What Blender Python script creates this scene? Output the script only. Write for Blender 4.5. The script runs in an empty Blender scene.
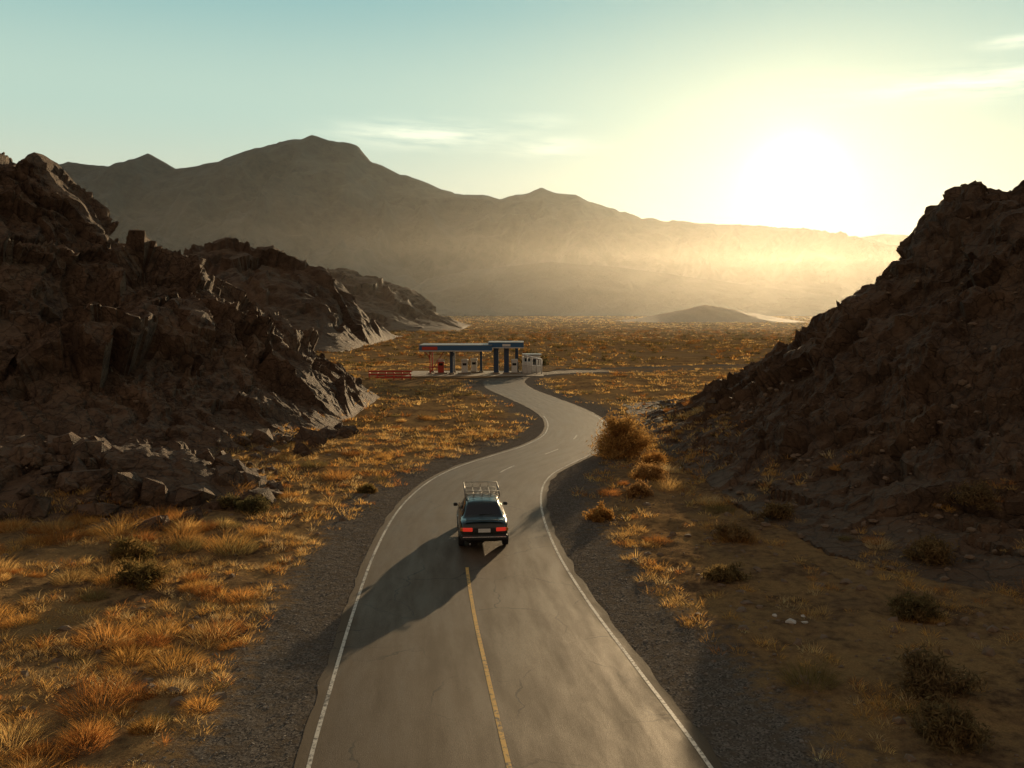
import bpy, math, random
import numpy as np
from mathutils import Vector, Matrix
random.seed(7); rng=np.random.default_rng(11)
sc=bpy.context.scene
sc.view_settings.view_transform='Standard'; sc.view_settings.look='None'; sc.view_settings.exposure=0
SUN_EL=7.5; SUN_AZ=17.3
# ------------------------------------------------------------------ noise
def _h(ix,iy,iz,s):
    h=(ix.astype(np.int64)*374761393+iy.astype(np.int64)*668265263+iz.astype(np.int64)*2147483647+s*974634777)&0xffffffff
    h=((h^(h>>13))*1274126177)&0xffffffff
    h=((h^(h>>16))*2246822519)&0xffffffff
    return ((h^(h>>15))&0xffffff)/float(0xffffff)
def gn(p,seed=0):
    i=np.floor(p); f=p-i; u=f*f*f*(f*(f*6-15)+10); out=np.zeros(len(p))
    for dx in (0,1):
        for dy in (0,1):
            for dz in (0,1):
                a,b,c=i[:,0]+dx,i[:,1]+dy,i[:,2]+dz
                g=[_h(a,b,c,seed*3+k+1)*2-1 for k in range(3)]
                d=g[0]*(f[:,0]-dx)+g[1]*(f[:,1]-dy)+g[2]*(f[:,2]-dz)
                w=(u[:,0] if dx else 1-u[:,0])*(u[:,1] if dy else 1-u[:,1])*(u[:,2] if dz else 1-u[:,2])
                out+=w*d
    return out*1.5
def fbm(p,o=4,seed=0,g=.5):
    r=np.zeros(len(p));a=1
    for k in range(o): r+=a*gn(p*(2**k),seed+k); a*=g
    return r
def ridged(p,o=4,seed=0,g=.5):
    r=np.zeros(len(p));a=1
    for k in range(o): r+=a*(1-np.abs(gn(p*(2**k),seed+k))*2); a*=g
    return r
def blocks(p,seed=0,tilt=.6):
    i=np.floor(p); best=np.full(len(p),1e9); val=np.zeros(len(p))
    for dx in (-1,0,1):
        for dy in (-1,0,1):
            for dz in (-1,0,1):
                a,b,c=i[:,0]+dx,i[:,1]+dy,i[:,2]+dz
                q=np.stack([a+_h(a,b,c,seed+1),b+_h(a,b,c,seed+2),c+_h(a,b,c,seed+3)],1)
                d=p-q; dd=(d*d).sum(1); m=dd<best
                v=_h(a,b,c,seed+4)-.5+tilt*(d[:,0]*(_h(a,b,c,seed+5)*2-1)+d[:,1]*(_h(a,b,c,seed+6)*2-1)+d[:,2]*(_h(a,b,c,seed+7)*2-1))
                val=np.where(m,v,val); best=np.where(m,dd,best)
    return val
# ------------------------------------------------------------------ mesh helpers
def link(o,parent=None):
    sc.collection.objects.link(o)
    if parent: o.parent=parent
    return o
def mesh_np(name,V,F,mat=None,smooth=False,col=None,uv=None,parent=None,attrs=None):
    me=bpy.data.meshes.new(name); V=np.asarray(V,np.float32); F=np.asarray(F,np.int32); k=F.shape[1]
    me.vertices.add(len(V)); me.vertices.foreach_set('co',V.ravel())
    me.loops.add(F.size); me.loops.foreach_set('vertex_index',F.ravel())
    me.polygons.add(len(F)); me.polygons.foreach_set('loop_start',np.arange(0,F.size,k,dtype=np.int32))
    me.update(calc_edges=True)
    me.polygons.foreach_set('use_smooth',np.full(len(F),smooth))
    if col is not None:
        ca=me.color_attributes.new('Col','FLOAT_COLOR','POINT')
        ca.data.foreach_set('color',np.concatenate([col,np.ones((len(V),1))],1).astype(np.float32).ravel())
    if uv is not None:
        u=me.uv_layers.new(name='UVMap'); u.data.foreach_set('uv',uv[F.ravel()].astype(np.float32).ravel())
    if attrs:
        for n,a in attrs.items():
            at=me.attributes.new(n,'FLOAT','POINT'); at.data.foreach_set('value',a.astype(np.float32))
    if mat: me.materials.append(mat)
    return link(bpy.data.objects.new(name,me),parent)
def grid_faces(nx,ny):
    a=np.arange(nx*ny).reshape(ny,nx)
    return np.stack([a[:-1,:-1].ravel(),a[:-1,1:].ravel(),a[1:,1:].ravel(),a[1:,:-1].ravel()],1)
def box(name,size,loc,mat,parent=None,bev=.02,rot=(0,0,0)):
    import bmesh
    bm=bmesh.new(); bmesh.ops.create_cube(bm,size=1)
    for v in bm.verts: v.co=Vector((v.co.x*size[0],v.co.y*size[1],v.co.z*size[2]))
    if bev>0: bmesh.ops.bevel(bm,geom=bm.edges[:],offset=min(bev,min(size)*.4),segments=2,affect='EDGES',profile=.5)
    me=bpy.data.meshes.new(name); bm.to_mesh(me); bm.free(); me.materials.append(mat)
    o=bpy.data.objects.new(name,me); o.location=loc; o.rotation_euler=rot
    return link(o,parent)
def tube(name,pts,r,mat,parent=None,seg=8,radii=None):
    V=[];F=[];n=len(pts)
    for i,p in enumerate(pts):
        p=Vector(p); d=(Vector(pts[min(i+1,n-1)])-Vector(pts[max(i-1,0)])).normalized()
        a=d.orthogonal().normalized(); b=d.cross(a); rr=radii[i] if radii else r
        for k in range(seg):
            t=2*math.pi*k/seg; V.append(p+a*math.cos(t)*rr+b*math.sin(t)*rr)
    for i in range(n-1):
        for k in range(seg): F.append((i*seg+k,i*seg+(k+1)%seg,(i+1)*seg+(k+1)%seg,(i+1)*seg+k))
    F.append(tuple(range(seg))[::-1]); F.append(tuple(range((n-1)*seg,n*seg)))
    me=bpy.data.meshes.new(name); me.from_pydata([tuple(v) for v in V],[],F)
    for p in me.polygons: p.use_smooth=len(p.vertices)==4
    me.materials.append(mat)
    return link(bpy.data.objects.new(name,me),parent)
def empty(name,loc=(0,0,0),rz=0):
    o=bpy.data.objects.new(name,None); o.location=loc; o.rotation_euler=(0,0,rz); return link(o)
# ------------------------------------------------------------------ materials
class NT:
    def __init__(s,mat):
        mat.use_nodes=True; s.t=mat.node_tree; s.n=s.t.nodes; s.l=s.t.links
    def add(s,ty,**k):
        n=s.n.new(ty)
        for a,b in k.items(): setattr(n,a,b)
        return n
    def val(s,sock,v):
        if isinstance(v,bpy.types.NodeSocket): s.l.new(v,sock)
        else: sock.default_value=v
    def noise(s,vec,scale,detail=4,rough=.55):
        n=s.add('ShaderNodeTexNoise'); n.inputs['Scale'].default_value=scale; n.inputs['Detail'].default_value=detail; n.inputs['Roughness'].default_value=rough
        s.l.new(vec,n.inputs['Vector']); return n.outputs['Fac']
    def math(s,op,a,b=0,clamp=False):
        n=s.add('ShaderNodeMath',operation=op,use_clamp=clamp); s.val(n.inputs[0],a)
        if len(n.inputs)>1: s.val(n.inputs[1],b)
        return n.outputs[0]
    def mix(s,f,a,b,mode='MIX'):
        n=s.add('ShaderNodeMix',data_type='RGBA',blend_type=mode); s.val(n.inputs[0],f)
        s.val(n.inputs[6],a if isinstance(a,bpy.types.NodeSocket) else (*a,1)); s.val(n.inputs[7],b if isinstance(b,bpy.types.NodeSocket) else (*b,1)); return n.outputs[2]
    def rng(s,v,a,b,c=0,d=1):
        n=s.add('ShaderNodeMapRange'); n.clamp=True; s.val(n.inputs[0],v)
        for i,x in enumerate((a,b,c,d)): n.inputs[i+1].default_value=x
        return n.outputs[0]
    def bump(s,h,dist,strength=1,normal=None):
        n=s.add('ShaderNodeBump'); n.inputs['Strength'].default_value=strength; n.inputs['Distance'].default_value=dist; s.l.new(h,n.inputs['Height'])
        if normal: s.l.new(normal,n.inputs['Normal'])
        return n.outputs[0]
def newmat(name):
    m=bpy.data.materials.new(name); nt=NT(m); return m,nt,nt.n['Principled BSDF']
def simple(name,col,rough=.5,metal=0,emis=None,es=0,coat=0,var=.25,spec=.5):
    m,t,b=newmat(name); tc=t.add('ShaderNodeTexCoord').outputs['Object']
    n=t.noise(tc,6,3); c=t.mix(n,tuple(x*(1-var) for x in col),tuple(min(1,x*(1+var)) for x in col)); t.l.new(c,b.inputs['Base Color'])
    t.l.new(t.rng(n,.3,.7,max(0.02,rough-.08),min(1,rough+.08)),b.inputs['Roughness']); b.inputs['Metallic'].default_value=metal; b.inputs['Coat Weight'].default_value=coat; b.inputs['Specular IOR Level'].default_value=spec
    if emis: b.inputs['Emission Color'].default_value=(*emis,1); b.inputs['Emission Strength'].default_value=es
    return m
def ground_mat():
    m=bpy.data.materials.new('ground_soil'); t=NT(m); t.n.remove(t.n['Principled BSDF']); b=t.add('ShaderNodeBsdfDiffuse'); t.l.new(b.outputs[0],t.n['Material Output'].inputs['Surface']); tc=t.add('ShaderNodeTexCoord').outputs['Object']
    rd=t.add('ShaderNodeAttribute',attribute_name='roaddist').outputs['Fac']
    n1=t.noise(tc,.35,4,.6); n2=t.noise(tc,3,4,.65); n3=t.noise(tc,22,3,.7); n0=t.noise(tc,.035,4,.6)
    soil=t.mix(t.rng(n2,.35,.65),(.10,.064,.038),(.21,.135,.077))
    dry=t.mix(t.rng(n3,.3,.7),(.21,.13,.060),(.37,.24,.11))
    c=t.mix(t.rng(t.math('ADD',t.math('MULTIPLY',n1,.6),t.math('MULTIPLY',n2,.4)),.42,.56),soil,dry)
    c=t.mix(t.math('MULTIPLY',t.rng(n0,.5,.62),.45),c,(.27,.19,.105))
    v=t.add('ShaderNodeTexVoronoi'); v.inputs['Scale'].default_value=.28; t.l.new(tc,v.inputs['Vector'])
    sp=t.math('MULTIPLY',t.rng(v.outputs['Distance'],.22,.42,1,0),t.rng(n0,.42,.55,1,.25))
    far=t.rng(rd,60,140)
    c=t.mix(t.math('MULTIPLY',sp,t.math('MULTIPLY',far,.85)),c,(.045,.036,.02))
    c=t.mix(t.rng(rd,130,600,0,.8),c,t.mix(t.rng(n0,.4,.6),(.05,.036,.02),(.17,.115,.06)))
    vg=t.add('ShaderNodeTexVoronoi'); vg.inputs['Scale'].default_value=26; t.l.new(tc,vg.inputs['Vector'])
    gcol=t.mix(t.rng(vg.outputs['Color'],.1,.9),(.055,.049,.043),(.24,.21,.18))
    gcol=t.mix(t.rng(n2,.45,.65),gcol,(.13,.105,.080))
    edge=t.math('ADD',rd,t.math('MULTIPLY',t.math('SUBTRACT',n2,.5),2.4)); edge=t.math('ADD',edge,t.math('MULTIPLY',t.math('SUBTRACT',n1,.5),2.4))
    c=t.mix(t.rng(edge,1.8,3.0,1,0),c,gcol)
    t.l.new(c,b.inputs['Color'])
    hn=t.noise(tc,4,6,.7)
    t.l.new(t.bump(hn,.16,.9),b.inputs['Normal']); return m
def rock_mat(name,a,bc,sc_=1.0,bd=.35,dust=(.20,.14,.085),cracks=.5):
    m,t,b=newmat(name); tc=t.add('ShaderNodeTexCoord').outputs['Object']
    n1=t.noise(tc,.25*sc_,4,.6); n2=t.noise(tc,1.6*sc_,6,.7); n3=t.noise(tc,9*sc_,3,.7)
    c=t.mix(t.rng(n2,.35,.68),a,bc); c=t.mix(t.math('MULTIPLY',t.rng(n1,.5,.65),.5),c,tuple(x*1.35 for x in bc))
    g=t.add('ShaderNodeNewGeometry'); s=t.add('ShaderNodeSeparateXYZ'); t.l.new(g.outputs['Normal'],s.inputs[0])
    c=t.mix(t.math('MULTIPLY',t.rng(t.math('ADD',s.outputs[2],t.math('MULTIPLY',n2,.3)),.85,1.1),.6),c,dust)
    h=t.math('ADD',n2,t.math('MULTIPLY',n3,.22))
    if cracks>0:
        v=t.add('ShaderNodeTexVoronoi',feature='DISTANCE_TO_EDGE'); v.inputs['Scale'].default_value=1.1*sc_
        wv=t.add('ShaderNodeVectorMath',operation='ADD'); t.l.new(tc,wv.inputs[0]); nn=t.add('ShaderNodeTexNoise'); nn.inputs['Scale'].default_value=1.2*sc_; nn.inputs['Detail'].default_value=4; t.l.new(tc,nn.inputs['Vector']); t.l.new(nn.outputs['Color'],wv.inputs[1]); t.l.new(wv.outputs[0],v.inputs['Vector'])
        cr=t.rng(v.outputs['Distance'],0,.06)
        c=t.mix(t.math('MULTIPLY',t.math('SUBTRACT',1,cr),cracks),c,tuple(x*.5 for x in a)); h=t.math('ADD',h,t.math('MULTIPLY',cr,.15))
    t.l.new(c,b.inputs['Base Color']); b.inputs['Roughness'].default_value=.8; b.inputs['Specular IOR Level'].default_value=.35
    t.l.new(t.bump(h,bd,1),b.inputs['Normal']); return m
def asphalt():
    m,t,b=newmat('asphalt'); tc=t.add('ShaderNodeTexCoord'); o=tc.outputs['Object']
    uv=t.add('ShaderNodeSeparateXYZ'); t.l.new(tc.outputs['UV'],uv.inputs[0]); u=uv.outputs[0]; vv=uv.outputs[1]
    n0=t.noise(o,.25,4,.6); n1=t.noise(o,2.2,5,.65); n2=t.noise(o,60,2,.8)
    mp=t.add('ShaderNodeMapping'); mp.inputs['Scale'].default_value=(2.2,.10,1); t.l.new(tc.outputs['UV'],mp.inputs[0]); ns=t.noise(mp.outputs[0],3,5,.6)
    c=t.mix(t.rng(n2,.3,.7),(.040,.028,.019),(.16,.115,.076)); c=t.mix(t.rng(ns,.4,.65,0,.5),c,(.040,.030,.021)); c=t.mix(t.rng(n0,.45,.65,0,.4),c,(.12,.087,.057))
    e=t.math('ABSOLUTE',u); e2=t.rng(t.math('ADD',e,t.math('MULTIPLY',t.math('SUBTRACT',n1,.5),.25)),.93,1.08)
    c=t.mix(t.math('MULTIPLY',e2,.6),c,(.11,.085,.058))
    v=t.add('ShaderNodeTexVoronoi',feature='DISTANCE_TO_EDGE'); v.inputs['Scale'].default_value=.38
    wv=t.add('ShaderNodeVectorMath',operation='ADD'); t.l.new(o,wv.inputs[0]); nn=t.add('ShaderNodeTexNoise'); nn.inputs['Scale'].default_value=1.0; nn.inputs['Detail'].default_value=4; t.l.new(o,nn.inputs['Vector']); t.l.new(nn.outputs['Color'],wv.inputs[1]); t.l.new(wv.outputs[0],v.inputs['Vector'])
    cr=t.math('MULTIPLY',t.rng(v.outputs['Distance'],.003,.012,1,0),t.rng(n0,.47,.56))
    c=t.mix(t.math('MULTIPLY',cr,.8),c,(.016,.014,.012))
    dusty=t.rng(vv,165,192); c=t.mix(t.math('MULTIPLY',dusty,.8),c,(.22,.155,.095))
    t.l.new(c,b.inputs['Base Color']); t.l.new(t.math('ADD',t.math('ADD',t.rng(ns,.35,.65,.56,.72),t.math('MULTIPLY',dusty,.3)),t.math('MULTIPLY',e2,.2)),b.inputs['Roughness']); t.l.new(t.rng(vv,165,190,.40,.0),b.inputs['Specular IOR Level']); b.inputs['Specular Tint'].default_value=(1,.79,.56,1)
    t.l.new(t.bump(n2,.007,1),b.inputs['Normal']); return m
def paint(name,col,lo=.66):
    m,t,b=newmat(name); o=t.add('ShaderNodeTexCoord').outputs['Object']; n=t.noise(o,9,6,.75); n2=t.noise(o,.6,3,.6)
    w=t.rng(t.math('ADD',n,t.math('MULTIPLY',n2,.4)),lo,lo+.16)
    t.l.new(t.mix(w,col,(.09,.075,.06)),b.inputs['Base Color']); b.inputs['Roughness'].default_value=.6; return m
def foliage(name,trans=.5):
    m=bpy.data.materials.new(name); t=NT(m); t.n.remove(t.n['Principled BSDF'])
    a=t.add('ShaderNodeAttribute',attribute_name='Col'); d=t.add('ShaderNodeBsdfDiffuse'); tr=t.add('ShaderNodeBsdfTranslucent'); mx=t.add('ShaderNodeMixShader'); mx.inputs[0].default_value=trans
    t.l.new(a.outputs['Color'],d.inputs['Color']); t.l.new(a.outputs['Color'],tr.inputs['Color']); t.l.new(d.outputs[0],mx.inputs[1]); t.l.new(tr.outputs[0],mx.inputs[2]); t.l.new(mx.outputs[0],t.n['Material Output'].inputs['Surface']); return m
M_ground=ground_mat(); M_rock=rock_mat('dark_rock',(.060,.037,.024),(.20,.128,.080),dust=(.19,.122,.073),bd=.45); M_rockR=rock_mat('brown_rock',(.060,.038,.024),(.15,.096,.058),dust=(.14,.093,.056))
M_mid=rock_mat('hill_rock',(.075,.050,.034),(.165,.110,.071),.35,1.2,cracks=0); M_mtn=rock_mat('mountain_rock',(.040,.042,.040),(.085,.080,.070),.03,12.0,dust=(.10,.090,.076),cracks=0)
M_asph=asphalt(); M_white=paint('white_paint',(.66,.61,.52)); M_yel=paint('yellow_paint',(.70,.40,.07),.70); M_fol=foliage('dry_grass_blades',.58); M_leaf=foliage('shrub_leaves',.5)
M_dirt=simple('pale_dirt',(.24,.165,.095),1.0,spec=0)
# ------------------------------------------------------------------ road
cl=[(7,-60,7.4),(5,-30,7.4),(2.1,0,7.4),(.95,8,7.4),(-.05,15.84,7.4),(-.56,20.0,7.1),(-1.12,24.9,6.7),(-1.6,30.7,6.35),(-1.74,37,6.05),(-1.32,42.3,5.7),(-.45,46,5.4),(1.0,49.4,5.1),(2.95,53.7,4.8),(4.3,59.2,4.4),(4.65,67.2,4.2),(3.7,75.3,4.1),(1.87,83.8,4.1),(-.3,94.3,4.3),(-.9,104,4.4),(1.0,112.5,4.3),(6.3,118,4.3),(14.6,121.7,4.3),(34.5,130,4.3),(60,133,4.3),(100,136,4.3),(180,150,4.3)]
cl=np.array(cl,float)
def spline(P,step=.5):
    out=[]
    for i in range(len(P)-1):
        p0=P[max(i-1,0)];p1=P[i];p2=P[i+1];p3=P[min(i+2,len(P)-1)]
        d=np.linalg.norm(p2[:2]-p1[:2]); d0=max(np.linalg.norm(p1[:2]-p0[:2]),1e-6); d2=max(np.linalg.norm(p3[:2]-p2[:2]),1e-6)
        m1=(p2-p0)/(d+d0)*d if i>0 else (p2-p1); m2=(p3-p1)/(d+d2)*d if i<len(P)-2 else (p2-p1)
        n=max(2,int(d/step))
        for k in range(n):
            t=k/n; out.append((2*t**3-3*t**2+1)*p1+(t**3-2*t**2+t)*m1+(-2*t**3+3*t**2)*p2+(t**3-t**2)*m2)
    out.append(P[-1]); return np.array(out)
RC=spline(cl)
def normals(c):
    d=np.gradient(c[:,:2],axis=0); d/=np.linalg.norm(d,axis=1)[:,None]; return np.stack([d[:,1],-d[:,0]],1)
RN=normals(RC); RS=np.concatenate([[0],np.cumsum(np.linalg.norm(np.diff(RC[:,:2],axis=0),axis=1))])
def roaddist(x,y):
    out=np.empty(len(x)); C=RC[::2]
    for s in range(0,len(x),20000):
        dx=x[s:s+20000,None]-C[None,:,0]; dy=y[s:s+20000,None]-C[None,:,1]; d=np.sqrt(dx*dx+dy*dy)-C[None,:,2]/2; out[s:s+20000]=d.min(1)
    return out
def ribbon(name,c,n,offs,z,mat,parent=None,uvs=None):
    k=len(offs[0]); V=[];U=[]
    for i in range(len(c)):
        for j in range(k):
            o=offs[i][j]; V.append((c[i,0]+n[i,0]*o,c[i,1]+n[i,1]*o,z)); U.append((uvs[j] if uvs else 0,RS[i] if len(c)==len(RC) else i*.5))
    return mesh_np(name,V,grid_faces(k,len(c))[:,::-1],mat,False,uv=np.array(U),parent=parent)
jit=gn(np.stack([RS*.9,RS*0,RS*0],1),3)*.12; jit2=gn(np.stack([RS*.8,RS*0+9,RS*0],1),5)*.12
hw=RC[:,2]/2
road=ribbon('road',RC,RN,[[-(h+.22+j),-h*.5,0,h*.5,h+.22+j2] for h,j,j2 in zip(hw,jit,jit2)],.012,M_asph,uvs=[-1.09,-.5,0,.5,1.09])
b_=int(np.where(RC[:,1]>70)[0][0]); sl=slice(0,b_)
ribbon('edge_line_left',RC[sl],RN[sl],[[-h,-h+.085] for h in hw[sl]],.016,M_white,road)
ribbon('edge_line_right',RC[sl],RN[sl],[[h-.085,h] for h in hw[sl]],.016,M_white,road)
e=int(np.where(RC[:,1]>28.6)[0][0]); ribbon('center_line',RC[:e],RN[:e],[[-.05,.05]]*e,.016,M_yel,road)
s0=int(np.where(RC[:,1]>38.8)[0][0]); k=0
while s0+4<b_-20:
    sl=slice(s0,s0+5); ribbon('center_dash_%d'%k,RC[sl],RN[sl],[[-.05,.05]]*5,.016,M_white,road); s0+=12;k+=1
for P,w in (([(3,119),(9,138),(24,168),(60,185),(140,200)],4),([(1.5,112),(-6,109),(-13,112),(-30,122),(-60,150)],4.),([(24,168),(41,153),(70,150)],3),([(-40,330),(0,300),(60,340),(170,330)],7),([(-90,520),(0,450),(120,480),(260,520)],9)):
    P=np.array([(x,y,w) for x,y in P],float); c=spline(P,1.5); n=normals(c); q=np.stack([c[:,0]*.3,c[:,1]*.3,c[:,1]*0],1); jj=gn(q,8)*w*.3
    ribbon('dirt_track',c,n,[[-w/2-j,w/2+j*.6] for j in jj],.075 if w<7 else .3,M_dirt)
# ------------------------------------------------------------------ hill shapes
def tab(x,T):
    T=np.array(T,float); return np.interp(x,T[:,0],T[:,1])
LZ=[(-90,10),(-70,20),(-52,23),(-44,21.5),(-39,19.4),(-35.9,17.9),(-33.3,16.2),(-31.4,13.4),(-29.6,11.0),(-27.6,12.0),(-25.6,11.2),(-23.7,9.4),(-20.7,7.4),(-18.4,5.6),(-16.1,3.9),(-14.2,2.1),(-12.2,0),(-5,-1)]
LF=[(-90,30),(-45,43),(-30,45.5),(-22,46.5),(-17,49),(-13,57),(-11,61)]
RZ=[(0,-1),(8.8,0),(9.6,.42),(11,1.3),(12.7,2.35),(14,3.5),(15.8,5.2),(18.4,7.9),(21,10.3),(23.0,12),(24.2,13.9),(25.,15.2),(27,15.2),(29,15.8),(34,17),(45,18),(60,12),(75,0)]
RF=[(8.8,45),(9.5,36),(10.8,28.5),(13.8,24.5),(20,20),(30,14),(45,5),(75,0)]
def hill_h(x,y,Z,F,yc,yb,pw):
    z=tab(x,Z); yf=tab(x,F) if isinstance(F,list) else yc-F
    t=np.where(y<yc,(y-yf)/np.maximum(yc-yf,1),(yb-y)/(yb-yc)); t=np.clip(t,0,1)
    return z*t**pw, t
def mound(x,y):
    return 2.1*np.exp(-(((x+21)/7.8)**2+((y-40.5)/4.6)**2)**1.5)
def left_h(x,y): 
    h,t=hill_h(x,y,LZ,LF,68,105,.85); return np.maximum(h,mound(x,y)-.15)
def right_h(x,y):
    h,t=hill_h(x,y,RZ,RF,50,85,1.25); return h
def rock_hill(name,x0,x1,y0,y1,step,hf,mat,scl,amp,seed,fine=1.0,smooth=False,rnd=.35):
    xs=np.arange(x0,x1,step); ys=np.arange(y0,y1,step); X,Y=np.meshgrid(xs,ys); x=X.ravel();y=Y.ravel()
    h=hf(x,y); p=np.stack([x,y,h],1)
    H=h.reshape(X.shape); gy,gx=np.gradient(H,step); n=np.stack([-gx.ravel(),-gy.ravel(),np.ones(len(x))],1); n/=np.linalg.norm(n,axis=1)[:,None]
    w=np.clip(h/(amp*2.2),0,1)[:,None]
    q=p/scl; q=q+np.stack([fbm(q*.8,2,seed+20),fbm(q*.8,2,seed+30),fbm(q*.8,2,seed+40)],1)*rnd
    q=q+np.stack([fbm(q*4,2,seed+21),fbm(q*4,2,seed+31),fbm(q*4,2,seed+41)],1)*.035
    q2=q*np.array([1,1,.5])
    d=blocks(q2,seed,.9)*1.0+(ridged(q*.45,3,seed+9)-.9)*.5
    d+=blocks(q2*2.5+5,seed+50,.9)*.38*fine
    d+=blocks(q*6.5,seed+80,.9)*.14*fine+fbm(q*4,4,seed+60,.55)*.11*fine
    p=p+n*(d*amp)[:,None]*w
    p[:,2]-=np.where(h<.05,.6,0)
    F=grid_faces(len(xs),len(ys)); ok=(h[F].max(1)>.02); F=F[ok]
    used=np.unique(F); mp=np.full(len(p),-1); mp[used]=np.arange(len(used))
    return mesh_np(name,p[used],mp[F],mat,smooth)
rock_hill('rocky_hill',-62,-10,33,84,.15,left_h,M_rock,4.6,2.0,3,rnd=.5)
rock_hill('rocky_hill',8,50,12,78,.15,right_h,M_rockR,3.4,.9,17,1.3)
def mk(Z,yc,front,back,pw):
    return lambda x,y: hill_h(x,y,Z,front,yc,yc+back,pw)[0]
rock_hill('distant_rocky_hill',-130,-31,160,270,.6,mk([(-130,14),(-84,19.6),(-74,22.7),(-66,23.8),(-59,22.6),(-52,18.6),(-45,15),(-39,9.5),(-32,0),(-20,-2)],212,42,60,.9),M_mid,12,3.2,31)
rock_hill('distant_rocky_hill',-190,-18,310,460,1.0,mk([(-190,18),(-98,23.5),(-77,25),(-60,20.6),(-47,15),(-35,7.5),(-19,0),(-10,-2)],380,60,80,.9),M_mid,16,3.6,41)
def mountain(name,Z,yc,front,back,x0,x1,dx,dy,mat,amp,scl,seed,crag=0):
    xs=np.arange(x0,x1,dx); ys=np.arange(yc-front,yc+back,dy); X,Y=np.meshgrid(xs,ys);x=X.ravel();y=Y.ravel()
    z=tab(x,Z); t=np.where(y<yc,(y-(yc-front))/front,(yc+back-y)/back); t=np.clip(t,0,1)
    q=np.stack([x/scl,y/scl*.5,y*0+seed],1); q[:,0]+=fbm(q*1.3,3,seed+50)*.35; r=ridged(q,5,seed,.48)-.95
    s=t**1.3; env=np.sin(np.clip(t,0,1)*math.pi)**.9
    h=z*s+r*amp*env*np.clip(z/(z.max()*.5),0,1)+(ridged(q*4,2,seed+3)-.8)*amp*.045*t*np.clip(z/(z.max()*.3),0,1)*(1+crag)
    h=np.where(t<=0,-5,h)
    return mesh_np(name,np.stack([x,y,h],1),grid_faces(len(xs),len(ys)),mat,True)
MZ=[(-2600,200),(-1589,350),(-1339,385),(-1280,392),(-1214,408),(-1150,396),(-1117,396),(-1040,412),(-992,428),(-930,394),(-894,390),(-797,409),(-740,429),(-700,443),(-660,452),(-617,464),(-575,468),(-547,478),(-500,464),(-464,461),(-420,450),(-408,436),(-385,405),(-353,396),(-300,372),(-256,358),(-190,332),(-131,316),(-80,316),(-33,306),(22,318),(50,322),(78,336),(120,324),(175,320),(210,298),(244,289),(356,256),(522,239),(689,233),(856,217),(967,189),(1064,150),(1161,75),(1244,20),(1500,-4)]
mountain('mountain_range',MZ,2500,1000,900,-2600,1500,7.5,11,M_mtn,85,260,5,0)
mountain('mountain_range',[(1000,60),(1540,300),(1690,350),(1840,372),(1965,366),(2015,335),(2090,250),(2440,100),(3600,60)],4500,900,900,1000,3600,20,25,M_mtn,50,400,9)
mountain('distant_ridge',[(-700,45),(-416,42),(-283,34),(-149,24),(-109,46),(-56,58),(51,69),(144,62),(224,51),(304,40),(384,29),(451,19),(517,10),(640,-1)],1200,240,300,-700,640,4,6,M_mtn,8,90,15)
mountain('distant_ridge',[(60,-1),(73,1),(104,7),(120,10.6),(139,7.4),(164,2.5),(185,-1)],560,45,60,60,185,1.5,2,M_mid,1.0,25,19)
# ------------------------------------------------------------------ ground
def graded(inner0,inner1,step,outer0,outer1,g):
    a=list(np.arange(inner0,inner1,step)); s=step;v=a[-1]
    while v<outer1: s*=g; v+=s; a.append(v)
    s=step;v=a[0];pre=[]
    while v>outer0: s*=g; v-=s; pre.append(v)
    return np.array(pre[::-1]+a)
gx=graded(-16,16,.22,-7000,7000,1.07); gy=graded(12,55,.24,-300,9000,1.06)
X,Y=np.meshgrid(gx,gy); x=X.ravel();y=Y.ravel(); rd=roaddist(x,y)
def ground_z(x,y,rd):
    p=np.stack([x,y,x*0],1); w=np.clip((rd-.5)/3,0,1); far=np.clip((y-140)/200,0,1)
    return w*(fbm(p*.25,3,77)*.16+fbm(p*1.3,3,78)*.07)*(1+far*.6)+w*.05*(1-far*.5)
gz=ground_z(x,y,rd)
fc=np.exp(-(((x+5)/13)**2+((y-114)/9)**2)**2); gz*=1-fc
mesh_np('ground',np.stack([x,y,gz],1),grid_faces(len(gx),len(gy)),M_ground,True,attrs={'roaddist':rd})
def surf_z(x,y):
    g=ground_z(x,y,roaddist(x,y)); return np.maximum(g,np.maximum(np.where(x>8,right_h(x,y),-1),np.where(x<-9,left_h(x,y)*.9,-1)))
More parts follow.
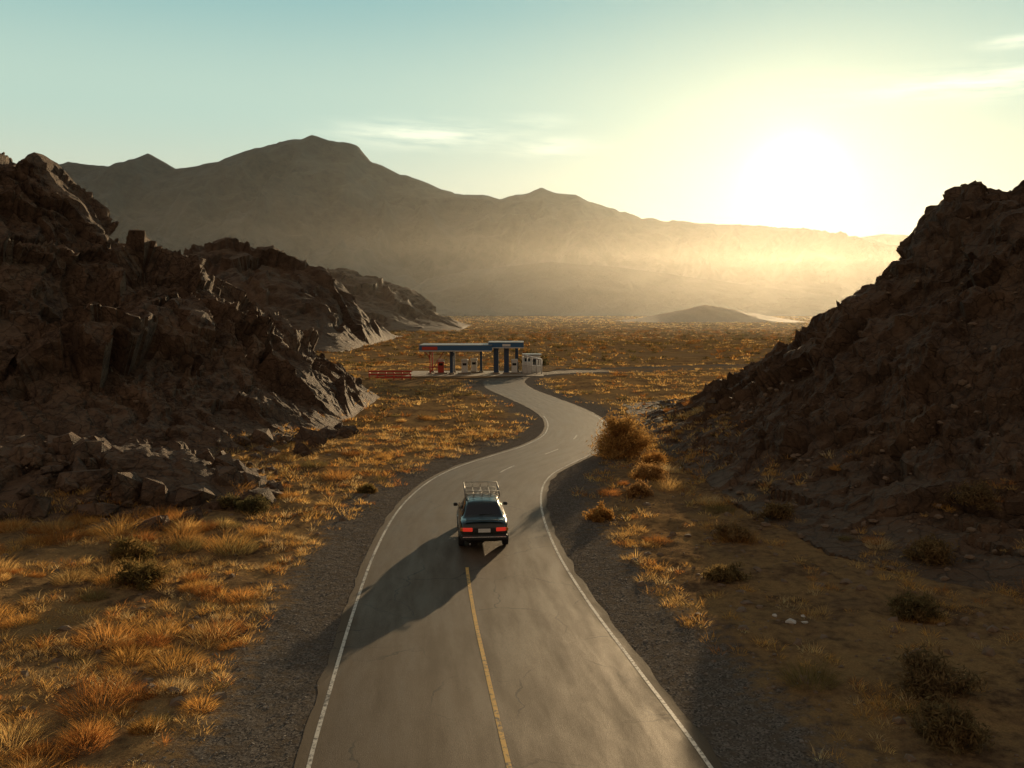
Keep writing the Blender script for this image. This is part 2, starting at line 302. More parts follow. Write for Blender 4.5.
# ------------------------------------------------------------------ grass
def blades(name,C,R,H,nb,wd,cols,mat,spread=.8,fill=.75):
    N=len(C); T=N*nb; i=np.repeat(np.arange(N),nb); a=rng.random(T)*2*math.pi; rr=np.sqrt(rng.random(T)); rad=rr*R[i]*fill
    out=np.stack([np.cos(a),np.sin(a),a*0],1); base=C[i]+out*rad[:,None]; base[:,2]-=.03
    a2=a+rng.normal(0,.7,T); o2=np.stack([np.cos(a2),np.sin(a2),a*0],1)
    L=H[i]*(.45+.6*rng.random(T))*(1-.35*rr**2); lean=(rr*spread+rng.random(T)*.25)
    d=o2*lean[:,None]; d[:,2]=1; d/=np.linalg.norm(d,axis=1)[:,None]
    mid=base+d*(L*.55)[:,None]; d2=d+o2*.35; d2[:,2]-=.15+.2*rng.random(T); tip=mid+d2*(L*.5)[:,None]
    b=rng.random(T)*2*math.pi; sd=np.stack([np.cos(b),np.sin(b),b*0],1)*(wd[i]*(.6+.8*rng.random(T)))[:,None]*.5
    V=np.stack([base-sd,base+sd,mid-sd*.75,mid+sd*.75,tip],1).reshape(-1,3)
    k=np.arange(T)[:,None]*5; F=np.concatenate([k+[[0,1,2]],k+[[1,3,2]],k+[[2,3,4]]],0)
    c=cols[i]*(.7+.6*rng.random(T))[:,None]; c=np.repeat(c,5,axis=0)
    return V,F,np.clip(c,0,.9)
def join(name,parts,mat):
    off=0;Vs=[];Fs=[];Cs=[]
    for V,F,c in parts: Vs.append(V);Fs.append(F+off);Cs.append(c);off+=len(V)
    return mesh_np(name,np.concatenate(Vs),np.concatenate(Fs),mat,False,col=np.concatenate(Cs))
straw=np.array([.70,.45,.17]); gold=np.array([.68,.38,.11]); rust=np.array([.50,.22,.065]); olive=np.array([.19,.14,.055]); pale=np.array([.68,.50,.26])
def scatter(n,x0,x1,y0,y1,dens_scale,thr,mind,cone=True,maxh=2.2):
    x=rng.uniform(x0,x1,n); y=rng.uniform(y0,y1,n)
    if cone: m=np.abs(x)<y*.62+2; x=x[m];y=y[m]
    rd=roaddist(x,y); p=np.stack([x,y,x*0],1); d=fbm(p*dens_scale,3,91)
    e=mind+gn(p*.6,5)*.9
    m=(rd>e)&(d>thr+rng.normal(0,.12,len(x))+np.where((x>5)&(y<45),.45,0))&((np.abs(x+5)>13)|(np.abs(y-114)>8)); x=x[m];y=y[m]
    z=surf_z(x,y); hl=np.where(x<-9,left_h(x,y),0); m=(z<maxh)&(hl<.9); return np.stack([x[m],y[m],z[m]],1)
def pick(N,cs,ws):
    k=rng.choice(len(cs),N,p=np.array(ws)/sum(ws)); return np.array(cs)[k]*(.75+.5*rng.random((N,1)))
parts=[]
C=scatter(10000,-22,18,11,34,.45,-.12,2.2); N=len(C); parts.append(blades('g',C,rng.uniform(.14,.38,N),rng.uniform(.12,.42,N),34,np.full(N,.012),pick(N,[straw,gold,pale,rust,olive],[4,5,1.5,1.5,.5]),M_fol,1.1))
C=scatter(10000,-34,30,34,62,.4,-.12,1.5); N=len(C); parts.append(blades('g',C,rng.uniform(.2,.5,N),rng.uniform(.18,.48,N),20,np.full(N,.025),pick(N,[straw,gold,pale,rust,olive],[4,4,1,1.5,1]),M_fol,1.0))
C=scatter(12500,-60,75,62,135,.2,-.10,1.2); N=len(C); parts.append(blades('g',C,rng.uniform(.3,.7,N),rng.uniform(.2,.5,N),11,np.full(N,.055),pick(N,[straw,gold*.9,rust,olive],[4,3,1.5,2]),M_fol,1.0))
C=scatter(15000,-150,260,135,460,.05,-.15,2); N=len(C); parts.append(blades('g',C,rng.uniform(.5,1.4,N),rng.uniform(.3,.8,N),8,np.full(N,.17),pick(N,[straw*.8,gold*.7,olive*.7,rust*.6],[4,3,4,2]),M_fol,1.0))
C=scatter(9000,-250,520,440,900,.02,-.2,2); N=len(C); parts.append(blades('g',C,rng.uniform(1.2,3,N),rng.uniform(.6,1.5,N),6,np.full(N,.4),pick(N,[straw*.7,gold*.6,olive*.7,rust*.6],[4,3,4,2]),M_fol,1.0))
join('dry_grass',parts,M_fol)
parts=[]
big=[(-10.3,22.2,.8,.75),(-9.2,21.0,.5,.5),(-12.6,27.5,.8,.75),(-9.6,30.6,.8,.95),(-11.3,30.8,.6,.7),(-14.4,32.5,.9,1.0),(-13.2,33.6,.9,1.0),(-16.2,31.8,.7,.8),(-10.9,17.6,.5,.5),(-8.2,16.6,.55,.45),(-9.9,15.4,.6,.5),(-7.4,19.0,.45,.4),(-7.8,25.4,.5,.45),(-8.6,43.8,.8,.9),(-10.4,46.8,.8,.7),(-7.2,50,.6,.5),(4.4,39.8,.55,.5),(7.2,41.0,.8,.8),(6.2,44.0,.5,.55),(7.9,45.5,.7,.7),(8.6,38.5,.6,.5)]
for k in range(420):
    y=random.uniform(13,36) if k<300 else random.uniform(36,70); x=-random.uniform(4.5,min(24,y*.62+2)) if k<230 or random.random()<.4 else random.uniform(4,22)
    if roaddist(np.array([x]),np.array([y]))[0]<2.4+random.random(): continue
    if x<-9 and left_h(np.array([x]),np.array([y]))[0]>.6: continue
    if x>8 and (right_h(np.array([x]),np.array([y]))[0]>2.5 or random.random()<.5): continue
    if float(fbm(np.array([[x*.22,y*.22,0.]]),2,61)[0])<-.12: continue
    s=random.uniform(.22,.7)*random.choice((.7,1,1,1.25)); big.append((x,y,s,s*random.uniform(.75,1.1)))
C=np.array([(b[0],b[1],0) for b in big]); C[:,2]=surf_z(C[:,0],C[:,1]); N=len(C)
parts.append(blades('b',C,np.array([b[2] for b in big]),np.array([b[3] for b in big]),400,np.full(N,.012),pick(N,[rust,gold*.9,np.array([.56,.29,.085]),straw,pale,olive*1.4],[3,4,4,3,.6,.8]),M_fol,1.1,.85))
join('bunch_grass',parts,M_fol)
# ------------------------------------------------------------------ shrubs
bark=simple('bark',(.10,.065,.04),.9)
def shrub(name,pos,rad,hgt,nl,col,col2,leaf=.05,nb=16,low=.25):
    o=Vector(pos); V=[];F=[]
    def limb(pts,r0):
        n=len(pts);s=5;b0=len(V)
        for i,p in enumerate(pts):
            d=(pts[min(i+1,n-1)]-pts[max(i-1,0)]).normalized(); a=d.orthogonal().normalized();b=d.cross(a);r=r0*(1-.8*i/(n-1))
            for k in range(s): V.append(tuple(p+a*math.cos(k*2*math.pi/s)*r+b*math.sin(k*2*math.pi/s)*r))
        for i in range(n-1):
            for k in range(s): F.append((b0+i*s+k,b0+i*s+(k+1)%s,b0+(i+1)*s+(k+1)%s,b0+(i+1)*s+k))
    tips=[]
    for k in range(nb):
        a=random.uniform(0,6.283); up=random.uniform(low,1); L=random.uniform(.7,1.05)
        end=o+Vector((math.cos(a)*rad*(1.05-up*.75)*L,math.sin(a)*rad*(1.05-up*.75)*L,hgt*(.15+.8*up)*L)); mid=o.lerp(end,.5)+Vector((random.uniform(-.1,.1)*rad,random.uniform(-.1,.1)*rad,.10*hgt))
        q=o.lerp(mid,.5)+Vector((0,0,.03)); limb([o,q,mid,mid.lerp(end,.5)+Vector((0,0,.04)),end],.028*rad/1.5)
        for j in range(5):
            s=mid.lerp(end,random.uniform(-.5,.8)); e2=s+Vector((random.gauss(0,.28)*rad,random.gauss(0,.28)*rad,random.gauss(.08,.14)*hgt)); e2.z=max(e2.z,o.z+.05); limb([s,s.lerp(e2,.5)+Vector((0,0,.02)),e2],.010*rad/1.5); tips.append((s,e2))
        tips.append((mid,end))
    tr=mesh_np(name,V,np.array(F),bark,True)
    T=len(tips); i=rng.integers(0,T,nl); u=rng.random(nl)**.7; A=np.array([t[0] for t in tips])[i]; B=np.array([t[1] for t in tips])[i]
    w=rng.normal(0,.085*rad,(nl,3))*(.3+u)[:,None]; c=A+(B-A)*u[:,None]+w; c[:,2]=np.maximum(c[:,2],pos[2]+.04)
    d1=rng.normal(0,1,(nl,3)); d1[:,2]+=.6; d1/=np.linalg.norm(d1,axis=1)[:,None]; d2=np.cross(d1,rng.normal(0,1,(nl,3))); d2/=np.linalg.norm(d2,axis=1)[:,None]
    s=(leaf*(.6+.8*rng.random(nl)))[:,None]; LV=np.stack([c-d1*s*1.6,c+d2*s*.35,c+d1*s*1.6,c-d2*s*.35],1).reshape(-1,3)
    k=np.arange(nl)[:,None]*4; LF_=k+[[0,1,2,3]]; tone=_h(i,i*0,i*0,5)[:,None]; cc=(np.array(col)*(1-tone)+np.array(col2)*tone)*(.6+.7*rng.random((nl,1)))
    mesh_np('leaves',LV,LF_,M_leaf,False,col=np.repeat(np.clip(cc,0,.9),4,axis=0),parent=tr); return tr
def sz(x,y): return float(surf_z(np.array([float(x)]),np.array([float(y)]))[0])
shrub('desert_shrub',(6.2,50.6,sz(6.2,50.6)-.15),1.9,2.6,16000,(.60,.36,.12),(.42,.24,.08),.06,46,.0)
for (x,y,r,h,c1,c2) in [(-11.3,26.6,1.0,.75,(.17,.13,.05),(.24,.16,.06)),(-12.8,29.8,.9,.65,(.16,.13,.05),(.3,.19,.07)),(-10.7,36.6,.8,.8,(.12,.11,.05),(.17,.13,.06)),(-11.9,37.2,.7,.6,(.11,.10,.05),(.2,.14,.06)),(3.5,35.2,.6,.65,(.42,.23,.07),(.5,.28,.09)),(8.0,32.0,1.0,.6,(.26,.17,.08),(.32,.2,.09)),(9.2,19.0,1.1,1.0,(.2,.14,.07),(.26,.17,.08)),(8.5,16.8,.9,.7,(.2,.14,.07),(.24,.16,.07)),(16.5,31.5,1.0,.8,(.2,.14,.07),(.26,.17,.08)),(11.0,24.0,.8,.6,(.16,.13,.06),(.24,.16,.07)),(6.6,27.2,.7,.5,(.22,.16,.07),(.28,.19,.08)),(7.4,47.3,1.0,1.0,(.52,.28,.08),(.4,.2,.06)),(3.0,131,1.9,2.2,(.05,.06,.03),(.07,.07,.03)),(-6.6,40.5,.5,.4,(.16,.14,.05),(.3,.19,.07)),(6.6,43.2,1.1,.9,(.5,.3,.12),(.4,.23,.08)),(5.7,39.4,.8,.7,(.5,.3,.12),(.36,.2,.08)),(13.5,28.5,.9,.7,(.22,.15,.07),(.28,.18,.08)),(10.5,35,.8,.6,(.22,.15,.07),(.3,.19,.08))]:
    shrub('desert_shrub',(x,y,sz(x,y)-.05),r,h,4000,c1,c2,.05 if r<1.5 else .12,15,.05)
C=scatter(5200,-80,120,45,330,.06,-.1,2.5); N=len(C); sc_=rng.uniform(.3,1.0,N)*(.8+C[:,1]/250)
join('scrub',[blades('s',C,sc_*.6,sc_*.8,24,.03+C[:,1]*.0006,pick(N,[olive*.75,rust*.6,np.array([.3,.17,.06])],[4,2,2]),M_fol,1.3,.8)],M_fol)
# ------------------------------------------------------------------ gravel & boulders
def stones(name,C,S,mat,flat=.65):
    t=(1+5**.5)/2; B=np.array([(-1,t,0),(1,t,0),(-1,-t,0),(1,-t,0),(0,-1,t),(0,1,t),(0,-1,-t),(0,1,-t),(t,0,-1),(t,0,1),(-t,0,-1),(-t,0,1)])/1.9
    Fi=np.array([(0,11,5),(0,5,1),(0,1,7),(0,7,10),(0,10,11),(1,5,9),(5,11,4),(11,10,2),(10,7,6),(7,1,8),(3,9,4),(3,4,2),(3,2,6),(3,6,8),(3,8,9),(4,9,5),(2,4,11),(6,2,10),(8,6,7),(9,8,1)])
    N=len(C); a=rng.random(N)*6.28; V=B[None]*(rng.uniform(.65,1.3,(N,12,1)))*np.stack([rng.uniform(.7,1.3,N),rng.uniform(.7,1.3,N),rng.uniform(.5,.9,N)*flat/.65],1)[:,None,:]
    ca,sa=np.cos(a)[:,None],np.sin(a)[:,None]; V=np.stack([V[...,0]*ca-V[...,1]*sa,V[...,0]*sa+V[...,1]*ca,V[...,2]],2)*S[:,None,None]+C[:,None,:]
    return mesh_np(name,V.reshape(-1,3),(np.arange(N)[:,None,None]*12+Fi[None]).reshape(-1,3),mat)
idx=rng.integers(0,len(RC),70000); sd=rng.choice([-1,1],70000); off=.22+np.abs(rng.normal(0,1.6,70000)); o=(hw[idx]+off)*sd
x=RC[idx,0]+RN[idx,0]*o+rng.normal(0,.2,70000); y=RC[idx,1]+RN[idx,1]*o+rng.normal(0,.2,70000); m=(y>11)&(y<48)&(roaddist(x,y)>.27); x=x[m];y=y[m]; z=ground_z(x,y,roaddist(x,y))
stones('gravel',np.stack([x,y,z],1),np.abs(rng.normal(0,.013,len(x)))+.009,simple('gravel_stone',(.20,.175,.15),.9,var=.5))
x=rng.uniform(-26,26,4200); y=rng.uniform(12,55,4200); m=(roaddist(x,y)>1.8)&((x>4)|(rng.random(4200)<.35)); x=x[m];y=y[m]
stones('scattered_rocks',np.stack([x,y,surf_z(x,y)],1),np.minimum(np.abs(rng.standard_cauchy(len(x)))*.03+.025,.16),simple('loose_rock',(.17,.12,.08),.9,var=.5))
stones('pale_rocks',np.array([(7.4,23.3,sz(7.4,23.3)+.03),(7.75,23.2,sz(7.75,23.2)+.02),(7.1,23.7,sz(7.1,23.7)+.02),(7.9,23.8,sz(7.9,23.8)+.02)]),np.array([.13,.09,.07,.06]),simple('pale_stone',(.5,.48,.44),.9))
n=760; bx=rng.uniform(-32,-10.5,n); by=tab(bx,LF)-rng.exponential(4.0,n)+2.0; by[:380]=rng.normal(39.5,3.0,380); bz=np.maximum(left_h(bx,by),0)*.95
stones('boulders',np.stack([bx,by,bz],1),np.minimum(np.abs(rng.standard_cauchy(n))*.13+.10,.9),M_rock,.85)
# ------------------------------------------------------------------ gas station
gs=empty('gas_station',(0,0,0))
navy=simple('navy_paint',(.025,.06,.13),.4,coat=.2); blue=simple('blue_fascia',(.03,.12,.26),.4,coat=.2); red=simple('red_paint',(.5,.055,.03),.45); wht=simple('white_panel',(.72,.70,.66),.5); grey=simple('grey_metal',(.22,.22,.22),.5,.3); dkglass=simple('dark_glass',(.02,.025,.03),.12); conc=simple('concrete',(.30,.25,.19),.9)
box('forecourt',(17,9,.06),(-4.6,114.6,.05),conc,gs,0)
def canopy(cx,cy,w,d,zt,th,cols_,tag):
    box('canopy_roof_'+tag,(w-.1,d-.1,th*.7),(cx,cy,zt-th*.5),wht,gs,.02)
    box('fascia_front_'+tag,(w,.12,th),(cx,cy-d/2,zt-th/2),blue,gs,.02); box('fascia_back_'+tag,(w,.12,th),(cx,cy+d/2,zt-th/2),blue,gs,.02)
    for s in (-1,1): box('fascia_side_'+tag+('a' if s<0 else 'b'),(.12,d-.14,th),(cx+s*(w/2-.06),cy,zt-th/2),blue,gs,.02)
    box('fascia_white_band_'+tag,(w+.02,.05,.1),(cx,cy-d/2-.07,zt-th+.08),wht,gs,.01)
    box('canopy_cap_'+tag,(w+.1,d+.2,.06),(cx,cy,zt+.035),grey,gs,.01)
    for i,(x,y,wd,mt) in enumerate(cols_):
        box('column_%s_%d'%(tag,i),(wd,wd,zt-th*.85-.08),(x,y,(zt-th*.85+.08)/2),mt,gs,.03); box('column_base_%s_%d'%(tag,i),(wd+.3,wd+.3,.2),(x,y,.18),conc,gs,.03)
canopy(-7.0,114.5,9.0,6.0,3.75,.75,[(-10.3,113,.16,red),(-10.3,116.4,.16,red),(-7.6,113,.42,navy),(-7.6,116.4,.42,navy),(-4.0,116.4,.3,navy)],'main')
canopy(-.75,115.2,4.4,5.0,4.05,.7,[(-2.0,113.6,.62,navy),(-.7,113.6,.62,navy),(-2.0,116.6,.4,navy),(.6,116.6,.4,navy)],'side')
box('fascia_red_panel',(1.9,.05,.40),(-10.2,111.42,3.42),red,gs,.01); box('fascia_logo_panel',(1.0,.04,.3),(-.7,112.63,3.75),wht,gs,.01)
tube('brace_1',[(-10.3,113,2.2),(-11.3,113,3.2)],.06,red,gs); tube('brace_2',[(-10.3,113,.3),(-8.6,113,2.9)],.05,red,gs); tube('rail_1',[(-11.2,112.6,1.0),(-8.8,112.6,1.0)],.05,red,gs)
def pump(x,y,i,mt):
    box('pump_island_%d'%i,(1.7,.8,.16),(x,y,.16),conc,gs,.04); box('pump_body_%d'%i,(.75,.5,1.35),(x,y,.92),mt,gs,.05); box('pump_head_%d'%i,(.85,.55,.35),(x,y,1.78),wht,gs,.05); box('pump_display_%d'%i,(.5,.03,.3),(x,y-.265,1.3),dkglass,gs,.005)
    tube('pump_hose_%d'%i,[(x+.4,y,1.6),(x+.6,y,1.2),(x+.58,y,.7),(x+.4,y-.1,1.1)],.025,dkglass,gs)
pump(-9.0,113.8,1,red);pump(-6.0,113.8,2,wht);pump(-4.9,115.8,3,wht);pump(.3,114,4,wht)
box('kiosk_walls',(2.2,2.6,2.2),(2.6,118.0,1.15),wht,gs,.03); box('kiosk_roof',(2.5,2.9,.14),(2.6,118.0,2.33),grey,gs,.02)
box('kiosk_door',(.7,.05,1.8),(2.0,116.68,1.0),dkglass,gs,.01); box('kiosk_window',(.9,.05,.8),(3.0,116.68,1.4),dkglass,gs,.01)
for i,x in enumerate((1.35,1.95,2.55,3.15,3.75)):
    for j,yy in enumerate((113.8,115.2)): tube('frame_post_%d_%d'%(i,j),[(x,yy,.05),(x,yy,2.5-.16*i)],.075,wht,gs)
    tube('frame_cross_%d'%i,[(x,113.8,2.5-.16*i),(x,115.2,2.5-.16*i)],.06,wht,gs)
for j,yy in enumerate((113.8,115.2)): tube('frame_top_%d'%j,[(1.35,yy,2.5),(3.75,yy,1.86)],.075,wht,gs); tube('frame_mid_%d'%j,[(1.35,yy,1.2),(3.75,yy,1.0)],.06,wht,gs)
box('ice_box',(1.1,.7,1.5),(1.9,114.5,.83),wht,gs,.04)
fen=empty('barrier_fence',(-14.2,104.5,0))
for i in range(6): tube('post_%d'%i,[(i*.95-2.4,0,0),(i*.95-2.4,0,1.15)],.06,red,fen)
for j,zz in enumerate((.35,.7,1.05)): box('rail_%d'%j,(5.0,.05,.2),(0,-.09,zz),red,fen,.01)
# ------------------------------------------------------------------ car
import bmesh
car=empty('car',(-1.13,32.75,.016),math.radians(4.5))
paintm,t,b=newmat('car_paint'); b.inputs['Metallic'].default_value=.25; b.inputs['Coat Weight'].default_value=.7; b.inputs['Coat Roughness'].default_value=.07
tc=t.add('ShaderNodeTexCoord').outputs['Object']; nn=t.noise(tc,3,6,.7); t.l.new(t.mix(t.rng(nn,.45,.75,0,.5),(.012,.022,.020),(.08,.065,.045)),b.inputs['Base Color']); t.l.new(t.rng(nn,.3,.7,.22,.5),b.inputs['Roughness'])
glass=simple('car_glass',(.012,.014,.016),.08,coat=.5); trim=simple('black_trim',(.02,.02,.02),.6); chrome=simple('chrome',(.6,.6,.6),.25,.9); tire=simple('tire_rubber',(.02,.02,.02),.85); redl=simple('tail_light',(.42,.015,.012),.2,emis=(1,.06,.03),es=.35); plate=simple('plate_white',(.7,.7,.66),.5); rackm=simple('rack_metal',(.42,.39,.34),.4,.6)
amber=simple('amber_lens',(.6,.2,.03),.25); headl=simple('headlight_glass',(.7,.7,.7),.1)
ST=[(-2.27,.70,.46,.80,0,0,0),(-2.20,.80,.34,.93,0,0,0),(-1.98,.86,.27,.995,0,0,0),(-1.66,.88,.24,1.01,0,0,0),(-1.58,.88,.23,1.01,1.06,.74,.70),(-.98,.885,.22,1.0,1.44,.76,.60),(-.88,.885,.22,1.0,1.47,.76,.60),(-.1,.885,.22,.99,1.50,.77,.62),(.0,.885,.22,.99,1.50,.77,.62),(.42,.885,.22,.98,1.48,.77,.60),(.52,.885,.22,.98,1.45,.77,.60),(1.12,.88,.23,.97,1.02,.74,.70),(1.2,.88,.23,.96,0,0,0),(1.75,.86,.26,.90,0,0,0),(2.12,.80,.32,.80,0,0,0),(2.24,.70,.42,.66,0,0,0)]
bm=bmesh.new(); rows=[]
for (yy,h,zb,be,ro,gb,gt) in ST:
    pts=[(0,zb),(.8*h,zb),(.97*h,zb+.1),(h,zb+.32*(be-zb)+.05),(.985*h,be-.16),(.93*h,be-.01)]
    if ro>0: pts+=[(gb,be+.015),(gt,max(be+.03,ro-.055)),(gt*.86,ro-.01),(0,ro+.02)]
    else: pts+=[(.84*h,be+.012),(.62*h,be+.025),(.35*h,be+.035),(0,be+.04)]
    full=pts+[(-p[0],p[1]) for p in pts[-2:0:-1]]
    rows.append([bm.verts.new((p[0],yy,p[1])) for p in full])
n=len(rows[0])
for i in range(len(rows)-1):
    for k in range(n):
        f=bm.faces.new((rows[i][k],rows[i+1][k],rows[i+1][(k+1)%n],rows[i][(k+1)%n])); f.smooth=True
        kk=k if k<9 else n-1-k; mi=0
        if kk==6 and i in (6,8): mi=1
        if kk==6 and i in (5,7,9): mi=2
        if kk==6 and i in (4,10): mi=1
        if kk in (7,8) and i in (4,10): mi=1
        if kk in (0,1): mi=2
        f.material_index=mi
for r in (rows[0],rows[-1]): bm.faces.new(r if r is rows[0] else r[::-1])
bmesh.ops.recalc_face_normals(bm,faces=bm.faces[:]); me=bpy.data.meshes.new('body'); bm.to_mesh(me); bm.free()
for mt in (paintm,glass,trim): me.materials.append(mt)
body=link(bpy.data.objects.new('body',me)); body.modifiers.new('s','SUBSURF').levels=2
cut=[]
for yy in (-1.38,1.38):
    for s in (-1,1):
        bm=bmesh.new(); bmesh.ops.create_cone(bm,cap_ends=True,segments=32,radius1=.385,radius2=.385,depth=.5,matrix=Matrix.Translation((s*.86,yy,.33))@Matrix.Rotation(math.pi/2,4,'Y')); m2=bpy.data.meshes.new('c'); bm.to_mesh(m2); bm.free(); m2.materials.append(trim)
        c=link(bpy.data.objects.new('c',m2)); md=body.modifiers.new('b','BOOLEAN'); md.object=c; md.operation='DIFFERENCE'; md.solver='EXACT'; cut.append(c)
bpy.context.view_layer.update(); dg=bpy.context.evaluated_depsgraph_get(); nme=bpy.data.meshes.new_from_object(body.evaluated_get(dg)); body.modifiers.clear(); body.data=nme
for c in cut: bpy.data.objects.remove(c,do_unlink=True)
body.parent=car
for i,(yy,s) in enumerate([(a_,b2) for a_ in (-1.38,1.38) for b2 in (-1,1)]):
    prof=[(.19,-.10),(.30,-.105),(.325,-.075),(.33,0),(.325,.075),(.30,.105),(.19,.10)]; V=[];F=[];sg=28
    for r,d in prof:
        for k in range(sg): V.append((d,r*math.cos(k*2*math.pi/sg),r*math.sin(k*2*math.pi/sg)))
    for j in range(len(prof)-1):
        for k in range(sg): F.append((j*sg+k,j*sg+(k+1)%sg,(j+1)*sg+(k+1)%sg,(j+1)*sg+k))
    w=mesh_np('tire_%d'%i,V,np.array(F),tire,True,parent=car); w.location=(s*.775,yy,.33)
    bm=bmesh.new(); bmesh.ops.create_cone(bm,cap_ends=True,segments=24,radius1=.195,radius2=.195,depth=.15,matrix=Matrix.Rotation(math.pi/2,4,'Y')); m2=bpy.data.meshes.new('wheel_rim'); bm.to_mesh(m2); bm.free(); m2.materials.append(chrome)
    r=link(bpy.data.objects.new('wheel_rim_%d'%i,m2),car); r.location=(s*.785,yy,.33)
box('rear_bumper',(1.62,.22,.20),(0,-2.25,.50),trim,car,.06); box('front_bumper',(1.6,.2,.2),(0,2.2,.46),trim,car,.06); box('bumper_strip',(1.5,.03,.035),(0,-2.372,.53),chrome,car,.01)
for s in (-1,1):
    box('tail_light_%d'%(s>0),(.34,.07,.13),(s*.575,-2.245,.77),redl,car,.025,(0,0,s*.12)); box('turn_light_%d'%(s>0),(.10,.07,.12),(s*.775,-2.19,.77),amber,car,.02,(0,0,s*.4))
    box('headlight_%d'%(s>0),(.34,.06,.14),(s*.55,2.2,.66),headl,car,.03); box('mirror_%d'%(s>0),(.16,.10,.12),(s*.94,.82,1.0),trim,car,.03); box('door_handle_%d'%(s>0),(.03,.16,.03),(s*.885,-.35,.84),chrome,car,.01)
    box('side_trim_%d'%(s>0),(.02,2.0,.05),(s*.893,0,.58),trim,car,.008)
box('license_plate',(.42,.02,.13),(0,-2.285,.74),plate,car,.005); box('trunk_garnish',(.74,.04,.16),(0,-2.262,.75),trim,car,.015); box('rear_spoiler',(1.3,.14,.03),(0,-2.08,1.055),paintm,car,.012)
tube('exhaust',[(-.5,-2.1,.30),(-.5,-2.38,.29)],.03,chrome,car); box('wiper',(.5,.02,.02),(.1,-1.5,1.13),trim,car,.005,(0,0,.1))
zr,zt=1.60,1.80; y0,y1=-.75,1.0; xw=.62
for s in (-1,1):
    for q,zz in enumerate((zr,zt)): tube('rack_side_%d_%d'%(s>0,q),[(s*xw,y0,zz),(s*xw,y1,zz)],.016,rackm,car)
    for q,yy in enumerate(np.linspace(y0,y1,6)): tube('rack_upright_%d_%d'%(s>0,q),[(s*xw,yy,zr),(s*xw,yy,zt)],.012,rackm,car)
    for q,yy in enumerate((-.6,.1,.5)): tube('rack_foot_%d_%d'%(s>0,q),[(s*.55,yy,1.42),(s*.6,yy,zr)],.02,trim,car)
for q,yy in enumerate(np.linspace(y0,y1,8)): tube('rack_slat_%d'%q,[(-xw,yy,zr),(xw,yy,zr)],.013,rackm,car)
for q,xx in enumerate((-.3,0,.3)): tube('rack_long_%d'%q,[(xx,y0,zr),(xx,y1,zr)],.01,rackm,car)
for e_,yy in enumerate((y0,y1)): 
    tube('rack_end_%d'%e_,[(-xw,yy,zt),(xw,yy,zt)],.016,rackm,car)
    for q,xx in enumerate((-.3,0,.3)): tube('rack_end_post_%d_%d'%(e_,q),[(xx,yy,zr),(xx,yy,zt)],.011,rackm,car)
# ------------------------------------------------------------------ haze volumes over the valley
def haze(name,size,loc,dens,g,col):
    hz=box(name,size,loc,M_dirt,None,0); m=bpy.data.materials.new(name); t=NT(m); t.n.remove(t.n['Principled BSDF']); v=t.add('ShaderNodeVolumeScatter'); v.inputs['Color'].default_value=(*col,1); v.inputs['Density'].default_value=dens; v.inputs['Anisotropy'].default_value=g; t.l.new(v.outputs[0],t.n['Material Output'].inputs['Volume']); hz.data.materials.clear(); hz.data.materials.append(m)
    try: m.cycles.homogeneous_volume=True
    except Exception as ex: print(ex)
haze('valley_haze',(12000,3500,540),(0,1930,268),1.3e-5,.74,(.72,.93,1))
haze('valley_dust_haze',(11000,2700,90),(0,1570,43.5),1.15e-4,.76,(.97,.93,.84))
# ------------------------------------------------------------------ world
el=math.radians(SUN_EL); az=math.radians(SUN_AZ); S=Vector((math.sin(az)*math.cos(el),math.cos(az)*math.cos(el),math.sin(el)))
w=bpy.data.worlds.new('World'); sc.world=w; w.use_nodes=True; t=NT(w); bg=t.n['Background']
sky=t.add('ShaderNodeTexSky',sky_type='NISHITA'); sky.sun_disc=False; sky.sun_elevation=el; sky.sun_rotation=az; sky.altitude=600; sky.air_density=1.0; sky.dust_density=.6; sky.ozone_density=1.5
D=t.add('ShaderNodeTexCoord').outputs['Generated']; sp=t.add('ShaderNodeSeparateXYZ'); t.l.new(D,sp.inputs[0])
elv=t.math('MULTIPLY',t.math('ARCSINE',sp.outputs[2]),57.2958); azm=t.math('MULTIPLY',t.math('ARCTAN2',sp.outputs[0],sp.outputs[1]),57.2958)
cr=t.add('ShaderNodeValToRGB'); t.l.new(t.rng(elv,0,60),cr.inputs[0]); R=cr.color_ramp; R.interpolation='EASE'
R.elements[0].position=0; R.elements[0].color=(.66,.60,.42,1); R.elements[1].position=1; R.elements[1].color=(.085,.09,.10,1)
for p,c in ((.10,(.66,.70,.54)),(.20,(.50,.67,.57)),(.34,(.27,.50,.50)),(.52,(.12,.20,.22))): e=R.elements.new(p); e.color=(*c,1)
dt=t.add('ShaderNodeVectorMath',operation='DOT_PRODUCT'); t.l.new(D,dt.inputs[0]); dt.inputs[1].default_value=S; draw=dt.outputs['Value']; dd=t.math('MAXIMUM',draw,0)
base=t.mix(t.rng(draw,-.5,.6,1,0),cr.outputs[0],(.30,.22,.155))
g1=t.math('POWER',dd,1800); g2=t.math('POWER',dd,240); g3=t.math('POWER',dd,26)
def scl(fac,col):
    n=t.add('ShaderNodeVectorMath',operation='SCALE'); n.inputs[0].default_value=col; t.l.new(fac,n.inputs['Scale']); return n.outputs[0]
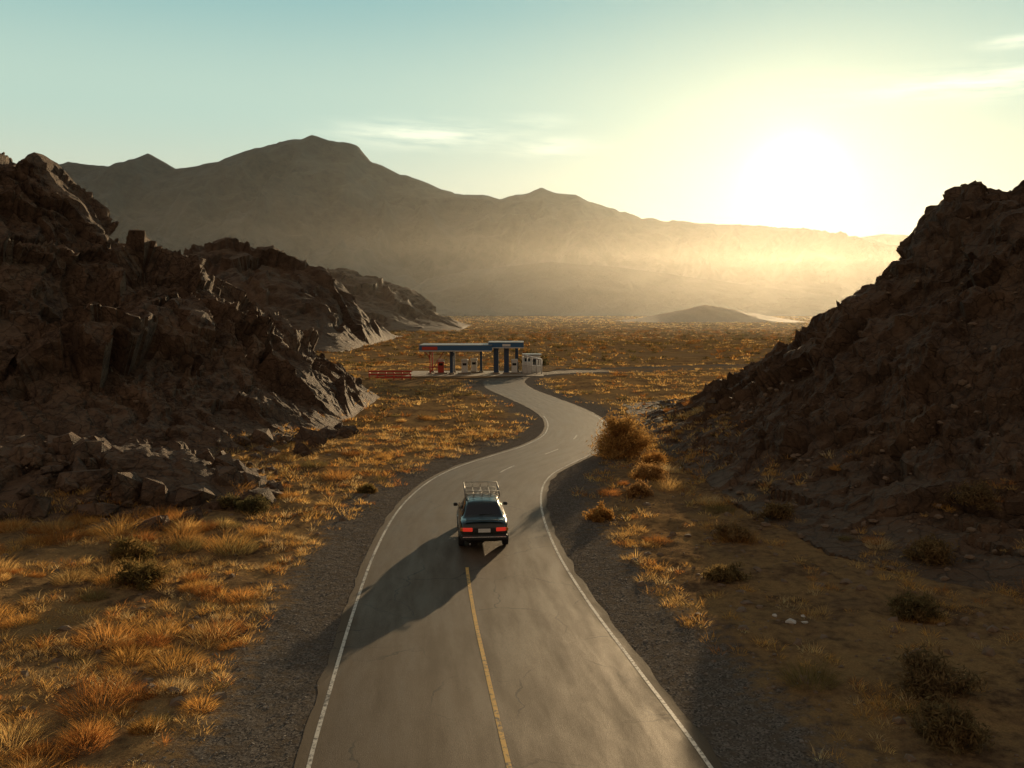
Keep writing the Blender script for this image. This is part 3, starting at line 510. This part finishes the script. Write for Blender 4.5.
def addv(a,b):
    n=t.add('ShaderNodeVectorMath',operation='ADD'); t.l.new(a,n.inputs[0]); t.l.new(b,n.inputs[1]); return n.outputs[0]
col=addv(base,addv(scl(g1,(1.5,1.2,.9)),addv(scl(g2,(.34,.25,.13)),scl(g3,(.20,.11,.01)))))
ns=t.add('ShaderNodeVectorMath',operation='SCALE'); t.l.new(sky.outputs[0],ns.inputs[0]); ns.inputs['Scale'].default_value=.003; col=addv(col,ns.outputs[0])
cv=t.add('ShaderNodeCombineXYZ'); t.l.new(t.math('MULTIPLY',azm,.16),cv.inputs[0]); t.l.new(t.math('MULTIPLY',t.math('ADD',elv,t.math('MULTIPLY',azm,.05)),1.3),cv.inputs[1]); cn=t.noise(cv.outputs[0],1.0,7,.62)
mask=None
for (a0,e0,wa,we,s_) in ((-5.2,10.6,5.2,.75,1),(2.4,9.9,2.6,.55,.8),(27.5,12.3,6.5,.8,1.2),(28.5,14.2,1.6,.35,1),(1.5,11.4,2,.4,.5)):
    q=t.math('ADD',t.math('POWER',t.math('ABSOLUTE',t.math('DIVIDE',t.math('SUBTRACT',azm,a0),wa)),2),t.math('POWER',t.math('ABSOLUTE',t.math('DIVIDE',t.math('SUBTRACT',elv,e0),we)),2))
    g=t.math('MULTIPLY',t.math('POWER',2.718,t.math('MULTIPLY',q,-1)),s_); mask=g if mask is None else t.math('MAXIMUM',mask,g)
cf=t.math('MULTIPLY',t.math('MULTIPLY',t.rng(cn,.38,.62),mask),.42); col=addv(col,scl(cf,(1,.80,.55)))
t.l.new(col,bg.inputs['Color']); bg.inputs['Strength'].default_value=1.0
L=bpy.data.lights.new('sun','SUN'); L.energy=5; L.angle=math.radians(.5); L.color=(1,.72,.40); lo=link(bpy.data.objects.new('sun',L)); lo.rotation_euler=(-S).to_track_quat('-Z','Y').to_euler()
# ------------------------------------------------------------------ camera
cam=bpy.data.cameras.new('camera'); cam.lens=31.64; cam.sensor_width=36; cam.clip_end=30000; cam.clip_start=.1
co=link(bpy.data.objects.new('camera',cam)); co.location=(0,0,8.4); co.rotation_euler=(math.radians(90-4.83),0,0); sc.camera=co
